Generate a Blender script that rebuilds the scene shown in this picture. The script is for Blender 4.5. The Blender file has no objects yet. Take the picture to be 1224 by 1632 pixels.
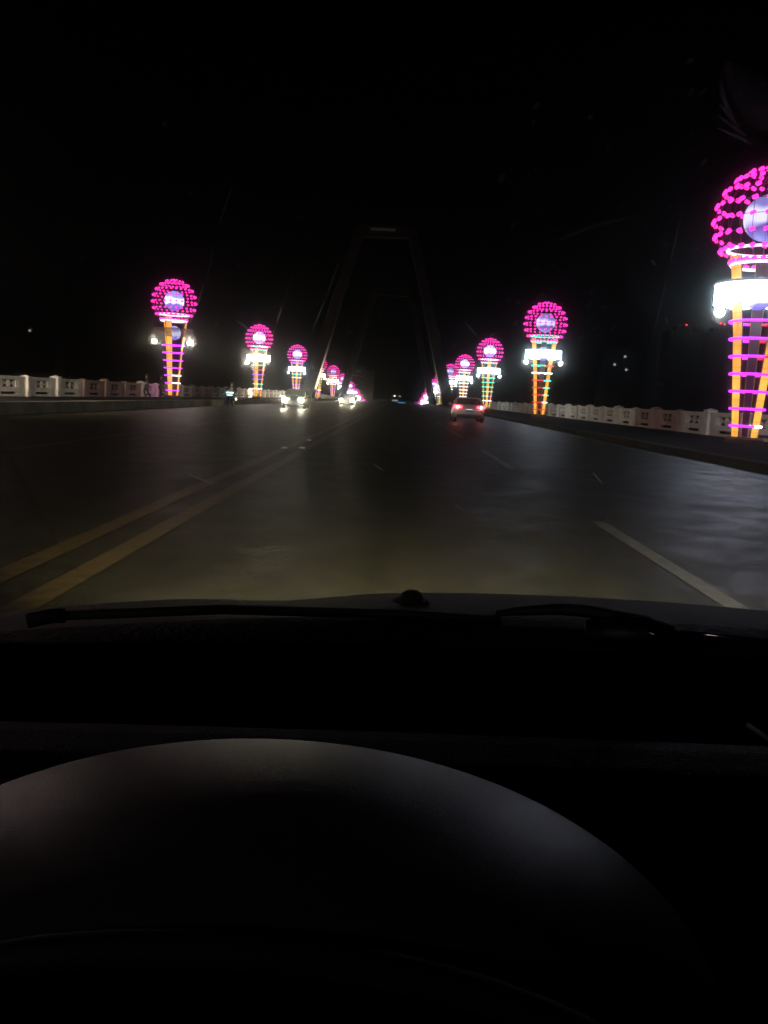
import bpy, bmesh, math, random
from mathutils import Vector, Matrix
random.seed(7)
R = math.radians
sc = bpy.context.scene
C = sc.collection

# ---------------------------------------------------------------- camera, world, exposure
cam = bpy.data.objects.new('camera', bpy.data.cameras.new('camera'))
C.objects.link(cam)
EYE = Vector((0, 0, 1.2))
yaw, pitch, roll = R(-.52), R(-7.6), R(3)
F = Vector((math.sin(yaw)*math.cos(pitch), math.cos(yaw)*math.cos(pitch), math.sin(pitch)))
rt = Vector((math.cos(yaw), -math.sin(yaw), 0)); up = rt.cross(F)
r2 = rt*math.cos(roll)+up*math.sin(roll); u2 = -rt*math.sin(roll)+up*math.cos(roll)
m = Matrix((r2, u2, -F)).transposed().to_4x4(); m.translation = EYE
cam.matrix_world = m
cam.data.sensor_fit = 'VERTICAL'; cam.data.sensor_height = 24; cam.data.lens = 24*1370/1632
cam.data.clip_start = .02; cam.data.clip_end = 6000
sc.camera = cam

w = bpy.data.worlds.new('World'); sc.world = w; w.use_nodes = True
nt = w.node_tree; bg = nt.nodes['Background']
sky = nt.nodes.new('ShaderNodeTexSky'); sky.sky_type = 'NISHITA'; sky.sun_disc = False
sky.sun_elevation = R(-6); sky.sun_rotation = R(200)
hs = nt.nodes.new('ShaderNodeHueSaturation'); hs.inputs['Saturation'].default_value = .25
nt.links.new(sky.outputs[0], hs.inputs['Color']); nt.links.new(hs.outputs[0], bg.inputs[0]); bg.inputs[1].default_value = .010
sc.view_settings.view_transform = 'Standard'; sc.view_settings.look = 'None'
sc.view_settings.exposure = 0; sc.view_settings.gamma = 1
cy = sc.cycles
cy.volume_bounces = 1; cy.max_bounces = 8; cy.use_denoising = True; cy.denoising_input_passes = 'RGB_ALBEDO_NORMAL'
cy.sample_clamp_indirect = 8; cy.sample_clamp_direct = 0

# ---------------------------------------------------------------- materials
def nodes(name):
    m = bpy.data.materials.new(name); m.use_nodes = True
    n = m.node_tree; b = n.nodes['Principled BSDF']
    return m, n, b
def pbr(name, col, rough=.6, metal=0, var=0, scale=4, bump=0, bscale=60, spec=.5, rvar=0, stretch=None):
    m, n, b = nodes(name)
    b.inputs['Base Color'].default_value = (*col, 1)
    b.inputs['Roughness'].default_value = rough; b.inputs['Metallic'].default_value = metal
    b.inputs['Specular IOR Level'].default_value = spec
    tc = n.nodes.new('ShaderNodeTexCoord')
    co = tc.outputs['Object']
    if stretch:
        mp = n.nodes.new('ShaderNodeMapping'); mp.inputs['Scale'].default_value = stretch
        n.links.new(co, mp.inputs[0]); co = mp.outputs[0]
    if var or rvar:
        t = n.nodes.new('ShaderNodeTexNoise'); t.inputs['Scale'].default_value = scale; t.inputs['Detail'].default_value = 7
        t.inputs['Roughness'].default_value = .65
        n.links.new(co, t.inputs['Vector'])
        if var:
            r = n.nodes.new('ShaderNodeMapRange'); r.inputs[1].default_value = .3; r.inputs[2].default_value = .7
            r.inputs[3].default_value = 1-var; r.inputs[4].default_value = 1+var
            mx = n.nodes.new('ShaderNodeVectorMath'); mx.operation = 'SCALE'; mx.inputs[0].default_value = col
            n.links.new(t.outputs[0], r.inputs[0]); n.links.new(r.outputs[0], mx.inputs['Scale']); n.links.new(mx.outputs[0], b.inputs['Base Color'])
        if rvar:
            r = n.nodes.new('ShaderNodeMapRange'); r.inputs[1].default_value = .35; r.inputs[2].default_value = .65
            r.inputs[3].default_value = rough-rvar; r.inputs[4].default_value = rough+rvar
            n.links.new(t.outputs[0], r.inputs[0]); n.links.new(r.outputs[0], b.inputs['Roughness'])
    if bump:
        t2 = n.nodes.new('ShaderNodeTexNoise'); t2.inputs['Scale'].default_value = bscale; t2.inputs['Detail'].default_value = 4
        n.links.new(tc.outputs['Object'], t2.inputs['Vector'])
        bp = n.nodes.new('ShaderNodeBump'); bp.inputs['Strength'].default_value = bump; bp.inputs['Distance'].default_value = .01
        n.links.new(t2.outputs[0], bp.inputs['Height']); n.links.new(bp.outputs[0], b.inputs['Normal'])
    return m
def emis(name, col, s, sample=True, base=(.02, .02, .02)):
    m, n, b = nodes(name)
    b.inputs['Base Color'].default_value = (*base, 1)
    b.inputs['Emission Color'].default_value = (*col, 1); b.inputs['Emission Strength'].default_value = s
    if not sample: m.cycles.emission_sampling = 'NONE'
    return m

def road_material(name, col, rough, strips):
    """asphalt: long worn wheel tracks, patches, polished and dull areas"""
    m, n, b = nodes(name)
    tc = n.nodes.new('ShaderNodeTexCoord')
    def noise(scale, st, det=6):
        mp = n.nodes.new('ShaderNodeMapping'); mp.inputs['Scale'].default_value = st
        t = n.nodes.new('ShaderNodeTexNoise'); t.inputs['Scale'].default_value = scale; t.inputs['Detail'].default_value = det
        t.inputs['Roughness'].default_value = .6
        n.links.new(tc.outputs['Object'], mp.inputs[0]); n.links.new(mp.outputs[0], t.inputs['Vector']); return t.outputs[0]
    def mr(src, a, b_, c, d):
        r = n.nodes.new('ShaderNodeMapRange'); 
        for i, v in enumerate((a, b_, c, d)): r.inputs[i+1].default_value = v
        n.links.new(src, r.inputs[0]); return r.outputs[0]
    def mul(a, c):
        x = n.nodes.new('ShaderNodeMath'); x.operation = 'MULTIPLY'; n.links.new(a, x.inputs[0]); n.links.new(c, x.inputs[1]); return x.outputs[0]
    big = mr(noise(.35, (1, .35, 1)), .33, .67, .68, 1.30)
    track = mr(noise(1.1, (1, .03, 1), 3), .35, .65, .82, 1.18)
    fine = mul(mr(noise(60, (1, 1, 1), 2), .3, .7, .45, 1.55), mr(noise(5, (1, .6, 1), 8), .35, .65, .78, 1.2))
    k = mul(mul(big, track), fine)
    v = n.nodes.new('ShaderNodeVectorMath'); v.operation = 'SCALE'; v.inputs[0].default_value = col
    n.links.new(k, v.inputs['Scale']); n.links.new(v.outputs[0], b.inputs['Base Color'])
    b.inputs['Specular IOR Level'].default_value = .05
    ro = mr(noise(1.6, (1, .7, 1), 9), .38, .60, rough-.05, rough+.07)
    n.links.new(ro, b.inputs['Roughness'])
    bp = n.nodes.new('ShaderNodeBump'); bp.inputs['Strength'].default_value = .5; bp.inputs['Distance'].default_value = .006
    n.links.new(noise(90, (1, 1, 1), 3), bp.inputs['Height']); n.links.new(bp.outputs[0], b.inputs['Normal'])
    return m

M = {}
M['road'] = road_material('asphalt', (.048, .043, .027), .47, True)
M['pave'] = pbr('paving', (.018, .017, .015), .95, spec=.02, var=.3, scale=1.5, bump=.4, bscale=30)
M['kerb'] = pbr('kerb_stone', (.07, .064, .052), .9, spec=.05, var=.3, scale=2)
M['kerb_lit'] = pbr('lit_kerb_stone', (.24, .22, .17), .85, var=.45, scale=.9, spec=.1, bump=.3, bscale=20)  # lamplight on the left kerb put into a paler, uneven colour
M['deck'] = pbr('deck_concrete', (.12, .12, .12), .8, var=.2, scale=.6)
M['white_paint'] = pbr('worn_white_paint', (.20, .19, .16), .47, spec=.05, var=.35, scale=7, bump=.3, bscale=80)
M['yellow_paint'] = pbr('worn_yellow_paint', (.17, .118, .052), .47, spec=.05, var=.35, scale=6, bump=.3, bscale=80)
M['stone'] = pbr('pale_stone', (.80, .72, .63), .65, var=.22, scale=1.3, bump=.3, bscale=12)
M['reddish'] = pbr('reddish_lit_stone', (.36, .21, .18), .7, var=.25, scale=1.3, bump=.3, bscale=12)  # weaker reddish light on some bays, put into the stone colour
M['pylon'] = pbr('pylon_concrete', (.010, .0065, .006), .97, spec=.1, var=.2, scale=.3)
M['uplens'] = emis('uplight_lens', (1, .8, .5), 12, False)
M['beam_lamp'] = emis('dim_beam_lamp', (.8, .7, .62), .006, False)
M['cable'] = pbr('cable_sheath', (.04, .035, .03), .7)
M['cable_lit'] = pbr('pale_cable_sheath', (.5, .46, .38), .5)
M['black_metal'] = pbr('black_metal', (.02, .02, .022), .45, metal=.6)
M['rubber'] = pbr('rubber', (.015, .015, .015), .7)
M['rim'] = pbr('alloy', (.35, .35, .36), .35, metal=.9)
M['dark_glass'] = pbr('dark_glass', (.008, .009, .012), .08, spec=.6)
M['dull_glass'] = pbr('dull_glass', (.004, .004, .005), .5, spec=.1)
M['silver_paint'] = pbr('silver_paint', (.42, .42, .43), .32, metal=.25)
M['dark_paint'] = pbr('dark_paint', (.004, .004, .005), .7, spec=.04)
M['chrome'] = pbr('chrome', (.7, .7, .7), .15, metal=1)
M['plate'] = pbr('number_plate', (.10, .20, .55), .4)
M['lamp_red_metal'] = pbr('dark_red_metal', (.05, .01, .012), .6)
M['lamp_frame'] = pbr('magenta_frame', (.20, .02, .09), .45)
M['plinth'] = pbr('plinth', (.12, .08, .06), .7, var=.2)
def grad_strip():
    # an LED strip of segments, amber with darker seams between the modules
    m, n, b = nodes('amber_led_strip')
    b.inputs['Base Color'].default_value = (.1, .05, .01, 1)
    tc = n.nodes.new('ShaderNodeTexCoord'); sp = n.nodes.new('ShaderNodeSeparateXYZ')
    n.links.new(tc.outputs['Object'], sp.inputs[0])
    wv = n.nodes.new('ShaderNodeMath'); wv.operation = 'FRACT'
    ml = n.nodes.new('ShaderNodeMath'); ml.operation = 'MULTIPLY'; ml.inputs[1].default_value = 2.6
    n.links.new(sp.outputs[2], ml.inputs[0]); n.links.new(ml.outputs[0], wv.inputs[0])
    r = n.nodes.new('ShaderNodeMapRange'); r.inputs[1].default_value = .0; r.inputs[2].default_value = .12; r.inputs[3].default_value = .55; r.inputs[4].default_value = 1
    n.links.new(wv.outputs[0], r.inputs[0])
    t = n.nodes.new('ShaderNodeTexNoise'); t.inputs['Scale'].default_value = 1.2; n.links.new(tc.outputs['Object'], t.inputs['Vector'])
    r2_ = n.nodes.new('ShaderNodeMapRange'); r2_.inputs[1].default_value = .35; r2_.inputs[2].default_value = .65; r2_.inputs[3].default_value = .75; r2_.inputs[4].default_value = 1.3
    n.links.new(t.outputs[0], r2_.inputs[0])
    mm = n.nodes.new('ShaderNodeMath'); mm.operation = 'MULTIPLY'; n.links.new(r.outputs[0], mm.inputs[0]); n.links.new(r2_.outputs[0], mm.inputs[1])
    m3 = n.nodes.new('ShaderNodeMath'); m3.operation = 'MULTIPLY'; m3.inputs[1].default_value = 1.25; n.links.new(mm.outputs[0], m3.inputs[0])
    b.inputs['Emission Color'].default_value = (1, .42, .055, 1); n.links.new(m3.outputs[0], b.inputs['Emission Strength'])
    m.cycles.emission_sampling = 'NONE'
    return m
M['strip'] = grad_strip()
def ball_mat(name, dim=1.0):
    m, n, b = nodes(name)
    b.inputs['Base Color'].default_value = (.1, .1, .2, 1)
    tc = n.nodes.new('ShaderNodeTexCoord'); sp = n.nodes.new('ShaderNodeSeparateXYZ'); n.links.new(tc.outputs['Object'], sp.inputs[0])
    t = n.nodes.new('ShaderNodeTexNoise'); t.inputs['Scale'].default_value = 1.1; t.inputs['Detail'].default_value = 1
    n.links.new(tc.outputs['Object'], t.inputs['Vector'])
    a = n.nodes.new('ShaderNodeMath'); a.operation = 'MULTIPLY_ADD'; a.inputs[1].default_value = .9
    n.links.new(t.outputs[0], a.inputs[0]); n.links.new(sp.outputs[2], a.inputs[2])
    cr = n.nodes.new('ShaderNodeValToRGB'); e = cr.color_ramp.elements
    e[0].position = .0; e[0].color = (.10, .06, .45, 1); e[1].position = 1; e[1].color = (.18, .20, .60, 1)
    for p, c in ((.30, (.16, .11, .60, 1)), (.40, (1.2, 1.2, 1.8, 1)), (.55, (1.3, 1.3, 1.8, 1)), (.68, (.30, .32, .85, 1))):
        x = e.new(p); x.color = c
    r = n.nodes.new('ShaderNodeMapRange'); r.inputs[1].default_value = -.5; r.inputs[2].default_value = 1.4
    n.links.new(a.outputs[0], r.inputs[0]); n.links.new(r.outputs[0], cr.inputs[0]); n.links.new(cr.outputs[0], b.inputs['Emission Color'])
    b.inputs['Emission Strength'].default_value = dim
    m.cycles.emission_sampling = 'NONE'
    return m
M['ball'] = ball_mat('blue_white_ball', 1.3); M['ball_soft'] = ball_mat('blue_ball_soft', .7); M['ball_hot'] = ball_mat('white_ball', 3)
M['bulb'] = emis('magenta_led', (1, .03, .42), 2.0, False)
M['bulb_near'] = emis('magenta_led_bright', (1, .03, .42), 2.4, True)
M['drum'] = emis('white_drum', (.58, .86, 1), 15)
M['drum_hot'] = emis('hot_white_drum', (1, .95, .78), 38)
M['drum_warm'] = emis('warm_white_drum', (1, .95, .74), 14)
def unlit():
    m, n, b = nodes('unlit_drum_panel'); b.inputs['Base Color'].default_value = (.22, .16, .18, 1); b.inputs['Alpha'].default_value = .45; return m
M['drum_off'] = unlit()
M['flood'] = emis('flood_lens', (1, .93, .62), 130)
M['flood_hot'] = emis('hot_flood_lens', (1, .93, .72), 300)
M['flood_far'] = emis('strong_flood_lens', (1, .88, .70), 6500)
M['flood_white'] = emis('white_flood_lens', (.9, 1, 1), 45)
COL = {'M': (.62, .03, 1, 2.2), 'W': (.85, .95, 1, 3), 'P': (1, .62, 1, 2.6), 'C': (.02, .85, .62, 2.0), 'G': (.0, .42, .2, 2.0),
       'R': (.8, .01, .05, 1.3), 'V': (.38, .10, 1, 1.6), 'B': (.3, .65, 1, 1.8)}
ringm = {}
def ring_mat(code):
    if code in ringm: return ringm[code]
    m, n, b = nodes('led_ring_' + code); b.inputs['Base Color'].default_value = (.02, .02, .02, 1)
    def c4(k): return (COL[k][0]*COL[k][3], COL[k][1]*COL[k][3], COL[k][2]*COL[k][3], 1)
    if len(code) == 1:
        b.inputs['Emission Color'].default_value = c4(code)
    else:   # the ring is wired in two colours, one half each
        tc = n.nodes.new('ShaderNodeTexCoord'); sp = n.nodes.new('ShaderNodeSeparateXYZ'); n.links.new(tc.outputs['Object'], sp.inputs[0])
        g = n.nodes.new('ShaderNodeMath'); g.operation = 'GREATER_THAN'; g.inputs[1].default_value = .1
        n.links.new(sp.outputs[0], g.inputs[0])
        mx = n.nodes.new('ShaderNodeMix'); mx.data_type = 'RGBA'; n.links.new(g.outputs[0], mx.inputs[0])
        mx.inputs[6].default_value = c4(code[0]); mx.inputs[7].default_value = c4(code[1])
        n.links.new(mx.outputs[2], b.inputs['Emission Color'])
    b.inputs['Emission Strength'].default_value = 1
    m.cycles.emission_sampling = 'NONE'
    ringm[code] = m; return m

# ---------------------------------------------------------------- mesh helpers
class MB:
    def __init__(s): s.v = []; s.f = []
    def add(s, vs, fs):
        k = len(s.v); s.v += [tuple(v) for v in vs]; s.f += [tuple(i+k for i in f) for f in fs]; return s
    def box(s, x0, x1, y0, y1, z0, z1):
        return s.add([(x0,y0,z0),(x1,y0,z0),(x1,y1,z0),(x0,y1,z0),(x0,y0,z1),(x1,y0,z1),(x1,y1,z1),(x0,y1,z1)],
                     [(0,3,2,1),(4,5,6,7),(0,1,5,4),(1,2,6,5),(2,3,7,6),(3,0,4,7)])
    def tube(s, pts, rad, n=8, closed=False, flat=1.0):
        pts = [Vector(p) for p in pts]; rads = rad if isinstance(rad, (list, tuple)) else [rad]*len(pts)
        vs = []; N = len(pts)
        for i, p in enumerate(pts):
            a = pts[(i-1) % N] if (closed or i > 0) else p; b = pts[(i+1) % N] if (closed or i < N-1) else p
            d = (b-a).normalized(); h = Vector((0,0,1)) if abs(d.z) < .9 else Vector((1,0,0))
            x = d.cross(h).normalized(); y = x.cross(d)
            for k in range(n):
                t = 2*math.pi*k/n; vs.append(p + x*math.cos(t)*rads[i]*flat + y*math.sin(t)*rads[i])
        fs = []
        for i in range(N if closed else N-1):
            j = (i+1) % N
            for k in range(n): fs.append((i*n+k, i*n+(k+1) % n, j*n+(k+1) % n, j*n+k))
        if not closed: fs += [tuple(range(n))[::-1], tuple(range((N-1)*n, N*n))]
        return s.add(vs, fs)
    def lathe(s, prof, n=24, c=(0,0,0), axis='z', cap=True):
        vs = []
        for r, h in prof:
            for k in range(n):
                t = 2*math.pi*k/n; a, b = r*math.cos(t), r*math.sin(t)
                vs.append((c[0]+a, c[1]+b, c[2]+h) if axis == 'z' else (c[0]+h, c[1]+a, c[2]+b) if axis == 'x' else (c[0]+a, c[1]+h, c[2]+b))
        fs = [(i*n+k, i*n+(k+1) % n, (i+1)*n+(k+1) % n, (i+1)*n+k) for i in range(len(prof)-1) for k in range(n)]
        if cap: fs += [tuple(range(n))[::-1], tuple(range((len(prof)-1)*n, len(prof)*n))]
        return s.add(vs, fs)
    def sphere(s, c, r, n=12, m=8, sc=(1,1,1)):
        pr = [(max(r*math.sin(math.pi*i/m), r*.01), -r*math.cos(math.pi*i/m)) for i in range(m+1)]
        k = len(s.v); s.lathe(pr, n)
        for i in range(k, len(s.v)):
            v = s.v[i]; s.v[i] = (v[0]*sc[0]+c[0], v[1]*sc[1]+c[1], v[2]*sc[2]+c[2])
        return s
    def grid(s, f, nu, nv):
        vs = [f(i/nu, j/nv) for j in range(nv+1) for i in range(nu+1)]
        return s.add(vs, [(j*(nu+1)+i, j*(nu+1)+i+1, (j+1)*(nu+1)+i+1, (j+1)*(nu+1)+i) for j in range(nv) for i in range(nu)])
    def build(s, name, mat, parent=None, smooth=False, bevel=0):
        me = bpy.data.meshes.new(name); me.from_pydata(s.v, [], s.f); me.update()
        bm = bmesh.new(); bm.from_mesh(me); bmesh.ops.recalc_face_normals(bm, faces=bm.faces); bm.to_mesh(me); bm.free()
        if smooth:
            me.polygons.foreach_set('use_smooth', [True]*len(me.polygons))
        o = bpy.data.objects.new(name, me); me.materials.append(mat); C.objects.link(o)
        if parent: o.parent = parent
        if bevel:
            b = o.modifiers.new('bevel', 'BEVEL'); b.width = bevel; b.segments = 2; b.limit_method = 'ANGLE'
        return o
def tag(o, label=None, cat=None, group=None, kind=None):
    if label: o['label'] = label
    if cat: o['category'] = cat
    if group: o['group'] = group
    if kind: o['kind'] = kind
    return o
def empty(name, loc, rz=0):
    o = bpy.data.objects.new(name, None); C.objects.link(o); o.location = loc; o.rotation_euler = (0, 0, rz); o.empty_display_size = .3
    return o
def copy_tree(o, parent=None):
    c = o.copy(); C.objects.link(c); c.parent = parent
    for ch in list(o.children): copy_tree(ch, c)
    return c

def zr(y):      # the bridge deck: level, over a crest, then down the far side to the bank
    if y < 200: return 0.0
    if y < 345: return -1.7e-4*(y-200)**2
    if y < 530: return -1.7e-4*145**2 - .0493*(y-345)
    return -1.7e-4*145**2 - .0493*185

# ---------------------------------------------------------------- setting
YS = [-60, -20, 0, 20, 60, 120, 200] + [200+10*i for i in range(1, 34)] + [560, 700, 900]
def strip(x0, x1, dz, ys=YS, side=None):
    b = MB(); vs = []
    for y in ys: vs += [(x0, y, zr(y)+dz), (x1, y, zr(y)+dz)]
    b.add(vs, [(2*i, 2*i+1, 2*i+3, 2*i+2) for i in range(len(ys)-1)]); return b
def solid_strip(x0, x1, z0, z1, ys=YS):
    b = MB(); vs = []
    for y in ys: vs += [(x0, y, zr(y)+z0), (x1, y, zr(y)+z0), (x1, y, zr(y)+z1), (x0, y, zr(y)+z1)]
    fs = [(0,1,2,3)]
    for i in range(len(ys)-1):
        for k in range(4): fs.append((4*i+k, 4*i+(k+1) % 4, 4*i+4+(k+1) % 4, 4*i+4+k))
    n = 4*(len(ys)-1); fs.append((n+3, n+2, n+1, n)); b.add(vs, fs); return b
KL, KR = -12.6, 7.9
tag(strip(KL, KR, 0).build('road', M['road']), kind='structure')
tag(solid_strip(KL-.3, KL, -.2, .42).build('kerb', M['kerb_lit'], bevel=.03), kind='structure')
tag(solid_strip(KR, KR+.3, -.2, .22).build('kerb', M['kerb'], bevel=.03), kind='structure')
tag(solid_strip(-20.9, KL-.3, -.2, .215).build('pavement', M['pave']), kind='structure')
tag(solid_strip(KR+.3, 15.2, -.2, .215).build('pavement', M['pave']), kind='structure')
tag(solid_strip(-21.6, 15.9, -1.6, -.21).build('bridge_deck', M['deck']), kind='structure')
wb = MB(); wb.box(-3000, 3000, -1500, 4500, -14.6, -14.2)
wm = pbr('water', (.01, .015, .02), .12, bump=.6, bscale=.8); tag(wb.build('river', wm), kind='structure')
lb = MB(); lb.box(-3000, 3000, 515, 4400, -14.1, -12.95)
tag(lb.build('far_bank_ground', pbr('bank_earth', (.04, .045, .035), .9, var=.3, scale=.05)), kind='structure')

ym = [y for y in YS if y <= 330]
for x in (-1.93, -2.36):
    tag(strip(x-.09, x+.09, .005, [0, 3, 20, 60, 120, 200]+[200+10*i for i in range(1, 14)]).build('yellow_line', M['yellow_paint']), kind='structure')
for x, y0 in ((2.2, 3.1), (-6.45, 1.6)):
    for k in range(16):
        a = y0+12.9*k; e = 6.0
        tag(strip(x-.075, x+.075, .005, [a, a+e]).build('lane_dash', M['white_paint']), kind='structure')
for x in (KL+.45, KR-.55):
    mm = pbr('faded_edge_paint', (.075, .072, .065), .6, var=.4, scale=5)
    tag(strip(x-.07, x+.07, .005, ym).build('edge_line', mm), kind='structure')

# road studs on the double yellow line
ms = emis('stud_reflector', (.8, .75, .6), .5, False, base=(.7, .7, .7))
for (x, y), lab in (((-2.37, 18.4), 'small white road stud on the left stripe of the double yellow line'),
                    ((-2.02, 18.7), 'small white road stud on the right stripe of the double yellow line'),
                    ((-2.2, 21.9), 'small white road stud between the yellow stripes, farther along the road')):
    b = MB(); b.add([(-.06,-.05,0),(.06,-.05,0),(.06,.05,0),(-.06,.05,0),(-.05,-.04,.03),(.05,-.04,.03),(.05,.03,.03),(-.05,.03,.03)],
                    [(0,3,2,1),(4,5,6,7),(0,1,5,4),(1,2,6,5),(2,3,7,6),(3,0,4,7)])
    o = b.build('road_stud', pbr('stud', (.9, .9, .85), .4)); o.location = (x, y, .006)
    tag(o, lab, 'road stud', 'road studs on the double yellow line')

# ---------------------------------------------------------------- balustrades: posts and carved panels
def post_mb(wd, h):
    b = MB(); b.box(-.20, .20, -wd/2, wd/2, 0, h-.16)
    b.box(-.25, .25, -wd/2-.05, wd/2+.05, h-.16, h-.05)
    b.add([(-.2,-wd/2,h-.05),(.2,-wd/2,h-.05),(.2,wd/2,h-.05),(-.2,wd/2,h-.05),(0,0,h+.03)], [(0,1,4),(1,2,4),(2,3,4),(3,0,4),(3,2,1,0)])
    b.box(-.225, .225, -wd/2-.03, wd/2+.03, .002, .16)
    b.box(-.215, .215, -wd/2+.08, wd/2-.08, .3, h-.32)
    return b
def panel_mb(L):
    b = MB(); h = L/2; t = .07
    b.box(-t, t, -h, h, .0, .12)                      # sill
    b.box(-t, t, -h, -h*.48, .12, .26); b.box(-t, t, h*.48, h, .12, .26)   # either side of the slot
    b.box(-t, t, -h, h, .26, .44)
    b.box(-t-.03, t+.03, -h, h, .94, 1.08)            # hand rail
    b.box(-t, t, -h, -h*.42, .44, .94); b.box(-t, t, h*.42, h, .44, .94)
    # open medallion with a carved flower
    b.box(-t, t, -h*.42, h*.42, .44, .50); b.box(-t, t, -h*.42, h*.42, .88, .94)
    for s in (-1, 1):
        b.tube([(0, s*h*.42, .5), (0, s*h*.24, .69), (0, s*h*.42, .88)], .05, 6)
    ring = [(0, .17*math.cos(a), .69+.17*math.sin(a)) for a in [2*math.pi*i/14 for i in range(14)]]
    b.tube(ring, .035, 6, closed=True)
    for i in range(4):
        a = math.pi/4+i*math.pi/2; b.tube([(0, .03*math.cos(a), .69+.03*math.sin(a)), (0, .15*math.cos(a), .69+.15*math.sin(a))], [.045, .085], 6)
    for s in (-1, 1): b.tube([(0, s*.17, .69), (0, s*h*.26, .69)], .035, 6)
    # shallow relief on the solid ends
    for s in (-1, 1):
        b.box(-t-.02, t+.02, min(s*h*.55, s*h*.88), max(s*h*.55, s*h*.88), .5, .88)
    return b
BAY = 4.3
pm = panel_mb(BAY-.4).build('panel', M['stone']).data
tm = post_mb(.42, 1.24).build('post', M['stone']).data
tn = post_mb(.26, 1.16).build('post', M['stone']).data
for o in list(C.objects):
    if o.name.startswith(('panel', 'post')): bpy.data.objects.remove(o)
def balustrade(x, label, y_first, red):
    root = empty('balustrade', (x, y_first, .215)); tag(root, label, 'balustrade', 'stone balustrades of the bridge')
    for k in range(78):
        y = k*BAY; Y = y_first+y
        p = bpy.data.objects.new('post', tm if k % 2 == 0 else tn); C.objects.link(p); p.parent = root; p.location = (0, y, zr(Y))
        q = bpy.data.objects.new('panel', pm); C.objects.link(q); q.parent = root
        z0, z1 = zr(Y), zr(Y+BAY); q.location = (0, y+BAY/2, (z0+z1)/2); q.rotation_euler = (math.atan2(z1-z0, BAY), 0, 0)
        for s in (p, q):
            if red(k): s.material_slots[0].link = 'OBJECT'; s.material_slots[0].material = M['reddish']
balustrade(-20.6, 'pale carved stone balustrade along the left pavement, two people beside it', 9.0, lambda k: 11 <= k <= 13 or 18 <= k <= 20)
balustrade(14.9, 'pale carved stone balustrade along the right pavement, behind the lamps', 7.0, lambda k: 9 <= k <= 10)

# ---------------------------------------------------------------- ornamental lamps
ZC, RS = 7.86, 1.80          # centre and radius of the dotted globe
LEG_Z = [0.22, 2.0, 4.0, 6.0, 6.6]
LEG_R = [.26, .40, .57, .84, .94]
LEG_W = [.11, .14, .18, .21, .24]
def leg_mb(off, dep, wsc):
    vs = []; 
    for z, r, wd in zip(LEG_Z, LEG_R, LEG_W):
        wd *= wsc; r += off
        vs += [(r, -wd, z), (r+dep, -wd, z), (r+dep, wd, z), (r, wd, z)]
    fs = [(0,1,2,3)]
    n = len(LEG_Z)
    for i in range(n-1):
        for k in range(4): fs.append((4*i+k, 4*i+(k+1) % 4, 4*i+4+(k+1) % 4, 4*i+4+k))
    fs.append((4*n-1, 4*n-2, 4*n-3, 4*n-4)); b = MB(); b.add(vs, fs); return b
RINGS = [(.62+.62*k, .53+.062*k) for k in range(7)] + [(6.33, 1.05), (6.85, 1.22)]
def circle(r, z, n=40): return [(r*math.cos(2*math.pi*i/n), r*math.sin(2*math.pi*i/n), z) for i in range(n)]
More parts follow.
